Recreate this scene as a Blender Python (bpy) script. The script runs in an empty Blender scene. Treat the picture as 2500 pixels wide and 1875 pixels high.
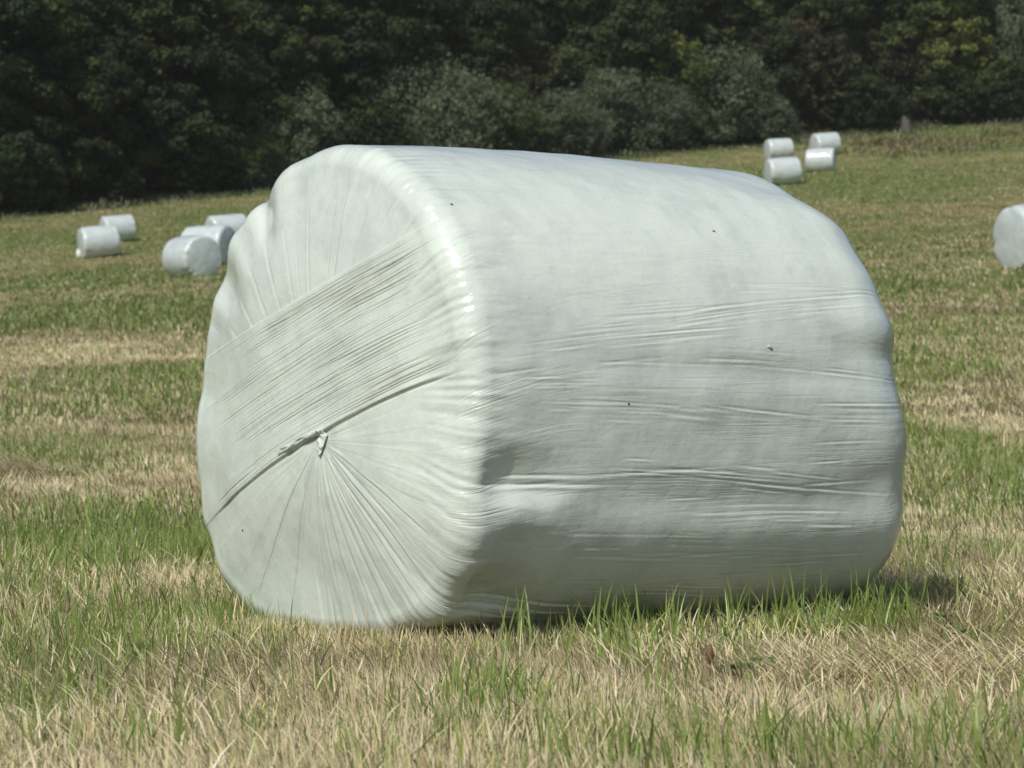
import bpy, math
import numpy as np
from mathutils import Vector, Matrix

rng = np.random.default_rng(7)
scene = bpy.context.scene
COL = scene.collection
F = 5580.0                      # focal length in units of a 2212 wide picture
HR = 1000.0                     # row of the true horizon

# ------------------------------------------------------------------ helpers
def mesh_np(name, verts, quads=None, tris=None, smooth=True, attrs=None):
    verts = np.asarray(verts, dtype=np.float32)
    q = np.zeros((0, 4), np.int32) if quads is None else np.asarray(quads, np.int32)
    t = np.zeros((0, 3), np.int32) if tris is None else np.asarray(tris, np.int32)
    me = bpy.data.meshes.new(name)
    me.vertices.add(len(verts)); me.vertices.foreach_set('co', verts.ravel())
    loops = np.concatenate([q.ravel(), t.ravel()])
    me.loops.add(len(loops)); me.loops.foreach_set('vertex_index', loops)
    me.polygons.add(len(q) + len(t))
    st = np.concatenate([np.arange(len(q)) * 4, len(q) * 4 + np.arange(len(t)) * 3]).astype(np.int32)
    me.polygons.foreach_set('loop_start', st)
    me.update(calc_edges=True)
    if smooth:
        me.polygons.foreach_set('use_smooth', np.ones(len(q) + len(t), bool))
    for k, (kind, arr) in (attrs or {}).items():
        a = me.attributes.new(k, kind, 'POINT')
        arr = np.asarray(arr, np.float32)
        if kind == 'FLOAT_COLOR':
            if arr.shape[1] == 3:
                arr = np.concatenate([arr, np.ones((len(arr), 1), np.float32)], 1)
            a.data.foreach_set('color', arr.ravel())
        elif kind == 'FLOAT_VECTOR':
            a.data.foreach_set('vector', arr.ravel())
        else:
            a.data.foreach_set('value', arr.ravel())
    me.validate()
    return me

def link(name, me, mat, parent=None):
    o = bpy.data.objects.new(name, me); COL.objects.link(o)
    if mat is not None and len(me.materials) == 0: me.materials.append(mat)
    if parent: o.parent = parent
    return o

def tag(o, label=None, cat=None, group=None, kind=None):
    if label: o['label'] = label
    if cat: o['category'] = cat
    if group: o['group'] = group
    if kind: o['kind'] = kind
    return o

def empty(name, loc, rz=0.0):
    o = bpy.data.objects.new(name, None); COL.objects.link(o)
    o.location = loc; o.rotation_euler = (0, 0, rz); o.empty_display_size = .2
    return o

def sm(x, a, b):
    t = np.clip((x - a) / (b - a), 0, 1)
    return t * t * (3 - 2 * t)

def hashf(i, j, k, seed):
    n = (i.astype(np.int64) * 374761393 + j.astype(np.int64) * 668265263 + k.astype(np.int64) * 2147483647 + seed * 974711) & 0xffffffff
    n = (n ^ (n >> 13)) * 1274126177 & 0xffffffff
    n = (n ^ (n >> 16)) * 2246822519 & 0xffffffff
    n = n ^ (n >> 15)
    return (n & 0xffffff) / float(0xffffff) * 2 - 1

def noise(x, y, z=0.0, seed=0):
    x, y, z = np.broadcast_arrays(np.asarray(x, float), np.asarray(y, float), np.asarray(z, float))
    i, j, k = np.floor(x), np.floor(y), np.floor(z)
    fx, fy, fz = x - i, y - j, z - k
    fx = fx * fx * (3 - 2 * fx); fy = fy * fy * (3 - 2 * fy); fz = fz * fz * (3 - 2 * fz)
    r = 0
    for a in (0, 1):
        for b in (0, 1):
            for c in (0, 1):
                w = (fx if a else 1 - fx) * (fy if b else 1 - fy) * (fz if c else 1 - fz)
                r = r + w * hashf(i + a, j + b, k + c, seed)
    return r

def fbm(x, y, z=0.0, seed=0, o=3):
    r, a = 0, 1.0
    for n in range(o):
        r = r + a * noise(np.asarray(x) * 2 ** n, np.asarray(y) * 2 ** n, np.asarray(z) * 2 ** n, seed + n * 13)
        a *= .5
    return r / 1.6

# ------------------------------------------------------------------ terrain
TY = np.array([0, 6, 12, 20, 30, 45, 75, 88, 104, 115, 130, 150, 200, 300, 500.])
TL = np.array([.018, .018, .030, .048, .060, .070, .0755, .0835, .0940, .1010, .109, .119, .15, .20, .22])
TR = np.array([.018, .018, .031, .052, .072, .0874, .099, .109, .1145, .118, .123, .135, .16, .20, .22])
_y = np.linspace(0, 500, 5001)
def _smooth(v):
    w = np.interp(_y, TY, v); out = w.copy(); c = np.concatenate([[0], np.cumsum(w)])
    n = len(w)
    for it in range(2):
        c = np.concatenate([[0], np.cumsum(out)])
        h = np.minimum(np.maximum((_y * .12 * 10).astype(int), 1), 200)
        a = np.clip(np.arange(n) - h, 0, n - 1); b = np.clip(np.arange(n) + h, 0, n - 1)
        out = (c[b + 1] - c[a]) / (b + 1 - a)
    return out
_L, _R = _smooth(TL), _smooth(TR)
def ground(x, y):
    x = np.asarray(x, float); y = np.asarray(y, float)
    yy = np.clip(y, 0, 500)
    u = np.clip(x / np.maximum(yy, 8), -.4, .4)
    w = (u + .2) / .4
    s = np.interp(yy, _y, _L) * (1 - w) + np.interp(yy, _y, _R) * w
    z = -.52 + s * np.maximum(yy, 0) + .018 * np.minimum(y, 0) - .036 * (1 - sm(y, 7.5, 25))
    z = z + .010 * fbm(x * 1.3, y * 1.3, seed=3) * sm(y, 2, 6) + np.clip(y - 20, 0, 60) / 60 * .12 * fbm(x * .12, y * .12, seed=5)
    return z

def gp(col, row):
    """ground point seen at a picture position: used once to work out where things stand"""
    u = (col - 1106) / F; e = (HR - row) / F
    ys = np.geomspace(3, 300, 3000)
    ee = ground(u * ys, ys) / ys
    k = np.argmax(ee >= e)
    y = ys[k] if ee[k] >= e else 160.
    return u * y, y

# ------------------------------------------------------------------ materials
def newmat(name):
    m = bpy.data.materials.new(name); m.use_nodes = True
    nt = m.node_tree; nt.nodes.clear()
    return m, nt, nt.nodes.new('ShaderNodeOutputMaterial')
def N(nt, t, **kw):
    n = nt.nodes.new(t)
    for k, v in kw.items():
        if k in n.inputs: n.inputs[k].default_value = v
        else: setattr(n, k, v)
    return n
def mixcol(nt, a, b, fac, mode='MIX'):
    n = nt.nodes.new('ShaderNodeMix'); n.data_type = 'RGBA'; n.blend_type = mode
    for s, v in ((n.inputs[6], a), (n.inputs[7], b), (n.inputs[0], fac)):
        if isinstance(v, bpy.types.NodeSocket): nt.links.new(v, s)
        elif s is n.inputs[0]: s.default_value = v
        else: s.default_value = (*v, 1)
    return n.outputs[2]
def math_(nt, op, a, b=None, c=None):
    n = nt.nodes.new('ShaderNodeMath'); n.operation = op
    for i, v in enumerate((a, b, c)):
        if v is None: continue
        if isinstance(v, bpy.types.NodeSocket): nt.links.new(v, n.inputs[i])
        else: n.inputs[i].default_value = v
    return n.outputs[0]
def maprange(nt, v, a, b, c=0., d=1.):
    n = nt.nodes.new('ShaderNodeMapRange'); n.interpolation_type = 'SMOOTHSTEP'
    nt.links.new(v, n.inputs[0])
    for i, q in enumerate((a, b, c, d)): n.inputs[i + 1].default_value = q
    return n.outputs[0]

def film_material(name, near=True, base=(.71, .775, .735)):
    m, nt, out = newmat(name); L = nt.links.new
    p = N(nt, 'ShaderNodeBsdfPrincipled', Roughness=.33)
    p.inputs['IOR'].default_value = 1.45
    p.inputs['Coat Weight'].default_value = .55; p.inputs['Coat Roughness'].default_value = .11
    tc = N(nt, 'ShaderNodeTexCoord')
    mot = N(nt, 'ShaderNodeTexNoise', Scale=5.0, Detail=7.0, Roughness=.68)
    L(tc.outputs['Object'], mot.inputs['Vector'])
    mf = maprange(nt, mot.outputs['Fac'], .44, .72)
    c = mixcol(nt, base, tuple(v * .80 for v in (base[0], base[1], base[2] * 1.03)), math_(nt, 'MULTIPLY', mf, .8))
    mot2 = N(nt, 'ShaderNodeTexNoise', Scale=26.0, Detail=4.0, Roughness=.7)
    L(tc.outputs['Object'], mot2.inputs['Vector'])
    c = mixcol(nt, c, (.55, .60, .61), math_(nt, 'MULTIPLY', maprange(nt, mot2.outputs['Fac'], .55, .72), .45))
    if near:
        fl = N(nt, 'ShaderNodeAttribute', attribute_name='flow')
        st = N(nt, 'ShaderNodeAttribute', attribute_name='streak')
        cr = N(nt, 'ShaderNodeAttribute', attribute_name='crease')
        def streak(sx, sy, det, rough):
            mp = nt.nodes.new('ShaderNodeVectorMath'); mp.operation = 'MULTIPLY'
            L(fl.outputs['Vector'], mp.inputs[0]); mp.inputs[1].default_value = (sx, sy, 1)
            n = N(nt, 'ShaderNodeTexNoise', Scale=1.0, Detail=det, Roughness=rough)
            L(mp.outputs[0], n.inputs['Vector']); return n.outputs['Fac']
        s1 = streak(3.0, 75.0, 3, .6)
        s2 = streak(7.0, 210.0, 2, .6)
        grp = maprange(nt, streak(1.6, 11.0, 2, .5), .42, .66)
        ridge = math_(nt, 'ABSOLUTE', math_(nt, 'SUBTRACT', s1, .5))
        ridge = math_(nt, 'MULTIPLY', ridge, 1.5)
        h = math_(nt, 'ADD', ridge, math_(nt, 'MULTIPLY', s2, .6))
        amt = math_(nt, 'ADD', math_(nt, 'MULTIPLY', grp, .75), .17)
        amt = math_(nt, 'MULTIPLY', amt, st.outputs['Fac'])
        h = math_(nt, 'MULTIPLY', h, amt)
        fine = N(nt, 'ShaderNodeTexNoise', Scale=55.0, Detail=4.0, Roughness=.65)
        L(tc.outputs['Object'], fine.inputs['Vector'])
        h = math_(nt, 'ADD', h, math_(nt, 'MULTIPLY', fine.outputs['Fac'], .26))
        b = N(nt, 'ShaderNodeBump', Strength=1.0, Distance=.0042)
        L(h, b.inputs['Height']); L(b.outputs[0], p.inputs['Normal'])
        c = mixcol(nt, c, (.30, .31, .20), math_(nt, 'MULTIPLY', cr.outputs['Fac'], .74))  # shade of the folds painted into the film colour as dark olive
        L(maprange(nt, mot.outputs['Fac'], .3, .7, .15, .27), p.inputs['Roughness'])
    else:
        b = N(nt, 'ShaderNodeBump', Strength=.6, Distance=.01)
        L(mot2.outputs['Fac'], b.inputs['Height']); L(b.outputs[0], p.inputs['Normal'])
    L(c, p.inputs['Base Color']); L(p.outputs[0], out.inputs[0])
    return m

def blade_material(name, trans=.3, gloss=.0):
    m, nt, out = newmat(name); L = nt.links.new
    a = N(nt, 'ShaderNodeAttribute', attribute_name='tint')
    d = N(nt, 'ShaderNodeBsdfDiffuse'); t = N(nt, 'ShaderNodeBsdfTranslucent')
    L(a.outputs['Color'], d.inputs[0]); L(a.outputs['Color'], t.inputs[0])
    mx = N(nt, 'ShaderNodeMixShader'); mx.inputs[0].default_value = trans
    L(d.outputs[0], mx.inputs[1]); L(t.outputs[0], mx.inputs[2]); res = mx.outputs[0]
    if gloss:
        g = N(nt, 'ShaderNodeBsdfGlossy', Roughness=.45); g.inputs[0].default_value = (1, 1, 1, 1)
        m2 = N(nt, 'ShaderNodeMixShader'); m2.inputs[0].default_value = gloss
        L(res, m2.inputs[1]); L(g.outputs[0], m2.inputs[2]); res = m2.outputs[0]
    L(res, out.inputs[0])
    return m

def plain(name, col, rough=.9, var=.3, scale=8.0):
    m, nt, out = newmat(name); L = nt.links.new
    p = N(nt, 'ShaderNodeBsdfPrincipled', Roughness=rough)
    tc = N(nt, 'ShaderNodeTexCoord'); n = N(nt, 'ShaderNodeTexNoise', Scale=scale, Detail=5.0)
    L(tc.outputs['Object'], n.inputs['Vector'])
    c = mixcol(nt, tuple(v * (1 - var) for v in col), tuple(min(1, v * (1 + var)) for v in col), n.outputs['Fac'])
    L(c, p.inputs['Base Color']); L(p.outputs[0], out.inputs[0])
    return m

M_film = film_material('stretch_film', base=(.70, .77, .695))
M_filmfar = film_material('stretch_film_distant', near=False, base=(.58, .64, .635))
M_tail = film_material('loose_film', near=False, base=(.74, .80, .76))
M_straw = blade_material('dry_stubble', .22, .03)
M_green = blade_material('green_blades', .38, .03)
M_leaf = blade_material('tree_leaves', .32, .0)
M_bark = plain('bark', (.09, .075, .055))
M_barkpale = plain('pale_bark', (.09, .08, .07))
M_dirt_or_shadow = plain('dirt_or_shadow_fleck', (.06, .05, .04))  # dirt colour, also used for the pale fleck's painted shadow
M_snail = plain('pale_fleck', (.62, .6, .5))

def ground_material():
    m, nt, out = newmat('field_soil_and_thatch'); L = nt.links.new
    p = N(nt, 'ShaderNodeBsdfPrincipled', Roughness=1.0); p.inputs['Specular IOR Level'].default_value = .1
    a = N(nt, 'ShaderNodeAttribute', attribute_name='tint')
    tc = N(nt, 'ShaderNodeTexCoord')
    n1 = N(nt, 'ShaderNodeTexNoise', Scale=2.2, Detail=8.0, Roughness=.75); L(tc.outputs['Object'], n1.inputs['Vector'])
    n2 = N(nt, 'ShaderNodeTexNoise', Scale=60.0, Detail=5.0, Roughness=.8); L(tc.outputs['Object'], n2.inputs['Vector'])
    f = math_(nt, 'ADD', math_(nt, 'MULTIPLY', n1.outputs['Fac'], 1.1), math_(nt, 'MULTIPLY', n2.outputs['Fac'], .9))
    vm = nt.nodes.new('ShaderNodeVectorMath'); vm.operation = 'SCALE'
    L(a.outputs['Color'], vm.inputs[0]); L(f, vm.inputs['Scale'])
    b = N(nt, 'ShaderNodeBump', Strength=.8, Distance=.03); L(n2.outputs['Fac'], b.inputs['Height'])
    L(b.outputs[0], p.inputs['Normal']); L(vm.outputs[0], p.inputs['Base Color']); L(p.outputs[0], out.inputs[0])
    return m
M_ground = ground_material()

# ------------------------------------------------------------------ where the field is green, where it is straw
PATCH = [  # picture col, row, half width, half height, amount (+ green, - straw)
    (230, 1150, 280, 60, .9), (120, 1260, 160, 45, .45), (330, 1275, 140, 38, -1.3), (330, 860, 190, 55, 1.0), (250, 690, 260, 30, .7),
    (90, 735, 130, 22, -.9), (330, 775, 200, 18, -1.0), (250, 960, 260, 22, -.6), (380, 1045, 130, 22, -.8), (60, 1060, 110, 40, -.9),
    (290, 1350, 220, 45, .45), (70, 1590, 130, 80, .15), (1060, 1470, 90, 60, .8), (700, 1500, 420, 90, -.6), (1000, 1400, 420, 35, -.9),
    (1700, 1320, 330, 22, .2), (1600, 1410, 460, 35, -1.0), (2100, 1000, 130, 70, 1.0), (2090, 1190, 120, 50, .6), (2080, 890, 150, 30, -.7),
    (1990, 1480, 240, 60, -1.1), (2060, 600, 170, 60, -.35), (2080, 760, 150, 30, .5), (2060, 460, 200, 50, -.55), (2050, 660, 160, 20, -.7),
    (1990, 390, 260, 16, .9), (1750, 320, 400, 10, -.2), (150, 590, 300, 16, .3), (150, 640, 300, 12, -.3), (120, 545, 300, 18, -.1), (480, 1180, 60, 60, .7),
    (1850, 1630, 200, 25, .2), (1250, 1640, 120, 25, .25)]
PW = []
for c, r, hw, hh, a in PATCH:
    x, y = gp(c, r); y1 = gp(c, r + hh)[1]; y2 = gp(c, max(r - hh, 262))[1]
    PW.append((x, y, hw / F * y, max(y2 - y, .15), max(y - y1, .15), a))
def green(x, y):
    d = np.maximum(y, 3)
    g = .55 * fbm(x * .9 + y * .1, y * .55, seed=11, o=3) + .55 * fbm(x * .16 + 3, y * .22 - x * .03, seed=17, o=3)
    g = g * 1.1 - .02 - .07 + .39 * sm(d, 7, 20)
    brk = np.clip(1 + .9 * fbm(x * 1.1 + 9, y * .8, seed=19, o=3), .1, 2)
    for (px, py, rx, r2, r1, a) in PW:
        ry = np.where(y > py, r2, r1)
        g = g + a * .55 * brk * np.exp(-((x - px) / rx) ** 2 - ((y - py) / ry) ** 2)
    return g

# ground sheet
gx = np.concatenate([-np.geomspace(8, 420, 110)[::-1], np.linspace(-7.8, 7.8, 200), np.geomspace(8, 420, 110)])
gy = np.concatenate([np.linspace(-400, 1, 30), np.linspace(1.5, 24, 280), np.geomspace(24.2, 480, 330)])
X, Y = np.meshgrid(gx, gy); Z = ground(X, Y)
ny, nx = X.shape
idx = np.arange(nx * ny).reshape(ny, nx)
quads = np.stack([idx[:-1, :-1], idx[:-1, 1:], idx[1:, 1:], idx[1:, :-1]], -1).reshape(-1, 4)
G = sm(green(X, Y), -.45, .7)[..., None]
brown = sm(fbm(X * .08, Y * .08, seed=41), -.2, .5)[..., None]
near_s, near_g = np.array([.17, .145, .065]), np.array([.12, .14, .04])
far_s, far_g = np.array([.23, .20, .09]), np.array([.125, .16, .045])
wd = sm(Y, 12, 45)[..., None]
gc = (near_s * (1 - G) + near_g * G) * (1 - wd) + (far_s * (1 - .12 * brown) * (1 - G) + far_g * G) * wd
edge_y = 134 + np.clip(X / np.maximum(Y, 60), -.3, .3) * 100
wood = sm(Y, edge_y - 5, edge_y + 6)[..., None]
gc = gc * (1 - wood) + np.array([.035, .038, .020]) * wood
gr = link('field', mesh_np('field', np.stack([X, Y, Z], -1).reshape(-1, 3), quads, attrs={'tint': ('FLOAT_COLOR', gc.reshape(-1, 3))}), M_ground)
tag(gr, 'mown hay field sloping up to the woods', None, kind='structure')

# ------------------------------------------------------------------ main bale: film surface
YAW = math.radians(54)
AX = np.array([math.sin(YAW), math.cos(YAW), .012]); AX /= np.linalg.norm(AX)
PA = np.array([math.cos(YAW), -math.sin(YAW), 0.])
QA = np.cross(AX, PA) * -1
if QA[2] < 0: QA = -QA
R0 = .642
BL = 1.50
BC = np.array([-.474, 6.43, .168])       # middle of the near end

def bale_profile(R, Ln, re1, re2, bulge1, bulge2, n):
    pts = []
    n1, na, nb, nc, n2 = n
    for k in range(n1):
        r = (R - re1) * (k / n1); pts.append((-bulge1 * (1 - (r / (R - re1)) ** 2), r))
    for k in range(na):
        a = math.pi / 2 * k / na; pts.append((re1 - re1 * math.cos(a), R - re1 + re1 * math.sin(a)))
    for k in range(nb):
        f = k / nb; pts.append((re1 + (Ln - re1 - re2) * f, R + .012 * math.sin(math.pi * f)))
    for k in range(nc):
        a = math.pi / 2 * k / nc; pts.append((Ln - re2 + re2 * math.sin(a), R - re2 + re2 * math.cos(a)))
    for k in range(n2 + 1):
        r = (R - re2) * (1 - k / n2); pts.append((Ln + bulge2 * (1 - (r / (R - re2)) ** 2), max(r, 0)))
    return np.array(pts)

def grid_normals(P):
    du = np.gradient(P, axis=0)
    Pw = np.concatenate([P[:, -2:-1], P, P[:, 1:2]], 1)
    dv = (Pw[:, 2:] - Pw[:, :-2])
    n = np.cross(du, dv); l = np.linalg.norm(n, axis=2, keepdims=True)
    return n / np.maximum(l, 1e-12)

def grid_mesh(name, P, attrs=None):
    """closed in the second direction: last column equals the first"""
    n, m = P.shape[:2]
    P2 = P[:, :-1]; m2 = m - 1
    idx = np.arange(n * m2).reshape(n, m2); nxt = np.roll(idx, -1, 1)
    q = np.stack([idx[:-1], nxt[:-1], nxt[1:], idx[1:]], -1).reshape(-1, 4)
    at = {k: (kd, a[:, :-1].reshape(n * m2, -1) if a.ndim == 3 else a[:, :-1].reshape(-1)) for k, (kd, a) in (attrs or {}).items()}
    return mesh_np(name, P2.reshape(-1, 3), q, attrs=at)

def g1(x, c, s): return np.exp(-((x - c) / s) ** 2)

def smooth_profile(re2):
    pr = bale_profile(R0, BL, .066, re2, .045, .03, (270, 60, 520, 70, 40))
    k = 9; ker = np.ones(k) / k
    pad = np.concatenate([np.repeat(pr[:1], k // 2, 0), pr, np.repeat(pr[-1:], k // 2, 0)])
    pr = np.stack([np.convolve(pad[:, i], ker, 'valid') for i in (0, 1)], 1); pr[0, 1] = 0; pr[-1, 1] = 0
    return pr
prof, prof_low = smooth_profile(.26), smooth_profile(.18)
# finer around the side facing the camera
NTH = 1900
th = -math.pi / 2 + np.linspace(0, 2 * math.pi, NTH + 1)
CP, SP = np.cos(th)[None], np.sin(th)[None]
_wl = sm(-SP, -.05, .45)
T = prof[:, 0][:, None] * (1 - _wl) + prof_low[:, 0][:, None] * _wl
RHO = prof[:, 1][:, None] * (1 - _wl) + prof_low[:, 1][:, None] * _wl
# cross section: a little wider than tall, flattened where it rests
p0, q0 = RHO * CP, RHO * SP
nn_ = 2.0 + 1.25 * sm(-SP, 0, .5)
kk_ = 1.0 / (np.abs(CP) ** nn_ + np.abs(SP * (1 + .055 * sm(-SP, 0, 1))) ** nn_) ** (1 / nn_)
kk_ = 1 + (kk_ - 1) * sm(RHO / R0, .15, .9)
p0, q0 = p0 * kk_, q0 * kk_
rr = RHO / R0
p_ = p0 * (1.0 + .02 * (1 - SP ** 2)); q_ = q0.copy()
q_ = q_ - .015 * sm(q0, .3, .6)
# ends lean: film pulled the lower part outward (slump)
T = T - .018 * np.exp(-((q_ + .25) / .2) ** 2) * (T < .3)
base = BC[None, None] + T[..., None] * AX + p_[..., None] * PA + q_[..., None] * QA
nrm = grid_normals(base)
nrm[0] = -AX; nrm[1] = -AX
cen = BC + AX * BL / 2
if np.mean(np.sum(nrm[300:900] * (base[300:900] - cen), -1)) < 0: nrm = -nrm
nrm[0] = nrm[1] = -AX

TH = np.broadcast_to(th[None], T.shape)
DEG = np.degrees(TH)                      # -90 .. 270
rho = np.broadcast_to(RHO, T.shape)
tt = T
wface = 1 - sm(tt, .02, .10); wface = np.where(tt > .5, 0, wface)
wface = np.broadcast_to(wface, T.shape)
C = (.075, -.112)                        # gather point of the pleats on the end
dp, dq = p_ - C[0], q_ - C[1]
phi = np.arctan2(dq, dp); rc = np.hypot(dp, dq)
phid = np.degrees(phi)
# diagonal band of film on the end
ba = math.radians(20.0)
al = dp * math.cos(ba) + dq * math.sin(ba)
ac = (q_ - (-.1212 + .3306 * p_ - .0869 * p_ ** 2)) * .95
BWp = (.3702 - .0616 * p_ + .143 * p_ ** 2) * .95
BW = .36
inband = sm(ac, 0.0, .005) * (1 - sm(ac, BWp, BWp + .006)) * sm(wface, .0, .6) * (1 - sm(p_, .36, .56))
disp = np.zeros_like(T); crease = np.zeros_like(T)  # crease: mask for the painted fold shade

# large undulations
bx, by, bz = base[..., 0], base[..., 1], base[..., 2]
disp += .006 * fbm(bx * 3.2, by * 3.2, bz * 3.2, seed=21, o=2)
disp += .0022 * fbm(bx * 13, by * 13, bz * 13, seed=23, o=2)

# lumpy near rim
_rim = g1(tt, .03, .10) * sm(rho, .42, .58)
disp += -.012 * g1(DEG, 121, 3.5) * _rim + _rim * (.012 * (1 - .75 * sm(DEG, 60, 85) * (1 - sm(DEG, 115, 140))) * fbm(DEG * .045, tt * 3, seed=25, o=3) + .0018 * (1 - .6 * sm(DEG, 70, 110)) * (1 - .8 * sm(DEG, 60, 95)) * noise(DEG * .35, tt * 9, seed=26) + .0012 * (1 - .8 * sm(DEG, 60, 95)) * noise(DEG * .9, tt * 14, seed=28))
# radial pleats (fan)
wf = wface * sm(rc, .02, .10)
pl = (1 - np.abs(noise(phi * 9, rc * 1.3, seed=31))) * .55 + (1 - np.abs(noise(phi * 23, rc * 2, seed=32))) * .30
lowfan = sm(dq, .02, -.05)
disp += (pl - .45) * .0019 * (1 - .6 * sm(dq, .1, .3)) * wf * (1 - inband) * sm(rc, .03, .2) * (.45 + .75 * lowfan)
disp += .004 * (1 - sm(rc, .0, .08)) * -1 * wface * (1 - inband)      # gathered hollow
NR = 345
_phi, _rc, _wf, _ib = phi[:NR], rc[:NR], wface[:NR], inband[:NR]
def ray_crease(deg, depth, width, r0=.03, r1=.6, bend=0., fold_shade=.6):  # last argument: strength of the shade painted into the fold
    d = (_phi - math.radians(deg) - bend * _rc)
    d = (d + math.pi) % (2 * math.pi) - math.pi
    s = _rc * np.sin(np.clip(d, -1.5, 1.5)); s = np.where(np.abs(d) > 1.4, 9, s)
    w = sm(_rc, r0, r0 + .03) * (1 - sm(_rc, r1 - .05, r1)) * _wf * (1 - _ib)
    depth = depth * .36
    disp[:NR] -= depth * np.exp(-(s / width) ** 2) * w
    disp[:NR] += depth * .5 * np.exp(-((s - width * 2.2) / (width * 1.5)) ** 2) * w
    crease[:NR] = np.maximum(crease[:NR], fold_shade * np.exp(-(s / (width * .8)) ** 2) * w)
for a in ((-134, .004, .0024, .02, .57, 0, .85), (-117, .0035, .0022, .03, .46, 0, .7), (-113, .002, .002, .03, .3, 0, .4),
          (-62, .003, .006, .03, .45, 0, 0), (-55, .0025, .005, .04, .5, -.1, 0), (-48, .002, .004, .06, .45, -.15, 0), (-41, .004, .005, .05, .48, -.1, .0), (-52, .003, .003, .05, .3, 0, .1),
          (-70, .003, .005, .05, .5, 0, 0), (-79, .003, .005, .05, .42, 0, 0), (-33, .003, .003, .03, .5, -.25, .35), (-22, .0025, .0025, .06, .5, -.2, .35), (-88, .002, .005, .06, .5, 0, 0), (-97, .002, .004, .1, .5, 0, .1), (-27, .0025, .004, .03, .45, -.3, 0), (-44, .002, .0025, .05, .5, -.1, .15),
          (84, .003, .0022, .10, .62, 0, .6), (88, .0025, .0022, .12, .60, 0, .45), (100, .002, .004, .2, .6, 0, .15), (112, .0015, .006, .3, .6, 0, 0),
          (122, .0018, .006, .3, .62, 0, 0), (131, .0018, .006, .25, .62, 0, .1), (140, .0018, .006, .25, .6, 0, 0), (149, .0018, .006, .2, .6, 0, 0), (74, .002, .002, .25, .6, 0, .35), (107, .002, .002, .2, .5, 0, .3)):
    ray_crease(*a)

# the band: raised sheet with long thin pleats, open lip along its lower edge
disp += .0020 * inband
_ac, _al, _ib, _wf, _bw = ac[:NR], al[:NR], inband[:NR], wface[:NR], BWp[:NR]
disp[:NR] += _ib * (.0002 * noise(_ac * 45, _al * 1.6, seed=51) + .0001 * noise(_ac * 110, _al * 3.0, seed=52))
r2 = np.random.default_rng(5)
for i in range(84):
    f0 = (.70 + .28 * (i + .7 * r2.random()) / 16) if i < 16 else (i - 16 + .75 * r2.random()) / 68
    a0 = -.62 + r2.random() * .75; ln = .30 + r2.random() * .75; sl = (r2.random() - .5) * .04
    if i < 8: a0 = .0 + r2.random() * .15; ln = .40 + .1 * r2.random()
    elif i < 16: a0 = -.25 + r2.random() * .3; ln = .45 + .3 * r2.random()
    dep = (.0006 + .0015 * r2.random()) * (1.15 if i < 16 else .85); wd = .0014 + .0007 * r2.random()
    s = _ac - f0 * _bw - sl * (_al - a0) - .003 * np.sin(_al * 6 + i * 7)
    w = sm(_al, a0, a0 + .12) * (1 - sm(_al, a0 + ln - .2, a0 + ln)) * _ib
    disp[:NR] -= dep * np.exp(-(s / wd) ** 2) * w
    disp[:NR] += dep * .5 * np.exp(-((s + wd * 2) / (wd * 1.4)) ** 2) * w
    crease[:NR] = np.maximum(crease[:NR], (.38 + .45 * r2.random()) * (1.2 if i < 16 else .75) * np.exp(-(s / (wd * .75)) ** 2) * w)
lip = _wf * sm(_al, -.62, -.50) * (1 - sm(_al, .42, .58))
disp[:NR] += .0022 * g1(_ac, .006, .005) * lip
disp[:NR] -= .0026 * g1(_ac, -.003, .003) * lip
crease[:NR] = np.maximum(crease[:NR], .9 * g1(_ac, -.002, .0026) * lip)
for off, a0, a1 in ((.010, .10, .56), (.018, .16, .56), (.026, .22, .52), (.010, -.6, -.1), (.022, -.6, -.3), (.040, .2, .5)):
    s = _ac - off - .03 * np.clip(_al - a0, 0, 1) * (1 if a0 > 0 else 0)
    w = _wf * sm(_al, a0, a0 + .08) * (1 - sm(_al, a1 - .1, a1))
    disp[:NR] -= .002 * g1(s, 0, .0020) * w; crease[:NR] = np.maximum(crease[:NR], .75 * g1(s, 0, .0018) * w)

# rim scallops where the tight film pulls in (angle, depth, width in degrees, how far along the barrel)
wrim = g1(tt, .04, .16) * sm(rho, .38, .56)
for a, dpt, wd_ in ((118, .030, 5.5), (131, .012, 5), (146, .026, 6), (160, .008, 4), (172, .014, 6), (203, .016, 5), (214, .026, 5), (228, .012, 6), (100, .012, 6), (82, .010, 7)):
    disp -= dpt * .45 * np.exp(-((DEG - a) / wd_) ** 2) * wrim
for a, dpt, wd_ in ((110, .010, 6), (138, .012, 6), (188, .012, 7)):
    disp += dpt * .6 * np.exp(-((DEG - a) / wd_) ** 2) * wrim
# hollows beside the near rim, each with a sharp lower lip
_rm = sm(rho, .40, .60)
def hollow(dep, d_top, d_low, d_ret, t_in, t_mid, t_out, slope=0.):
    """the film dips in towards a crease and springs back out just below it"""
    global disp
    dd = -(DEG - slope * tt) + 1.2 * noise(tt * 9, DEG * .12, seed=int(-d_low) + 70)
    pr = sm(dd, -d_top, -d_low) ** 1.3 * (1 - sm(dd, -d_low, -d_ret))
    lip = np.exp(-((dd + d_ret - 1.5) / 3.2) ** 2)
    env = sm(tt, t_in, t_in + .15) * (1 - sm(tt, t_mid, t_out))
    disp += _rm * env * (-dep * pr + dep * (.34 if d_low > -30 else .16) * lip)
hollow(.031, -8.0, -19.8, -24.0, -.02, .07, .34, 3)
hollow(.026, -30.5, -41.5, -47.0, -.03, .05, .34, -9)
hollow(.026, -50.0, -61.0, -67.0, -.04, .06, .42, -9)
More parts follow.
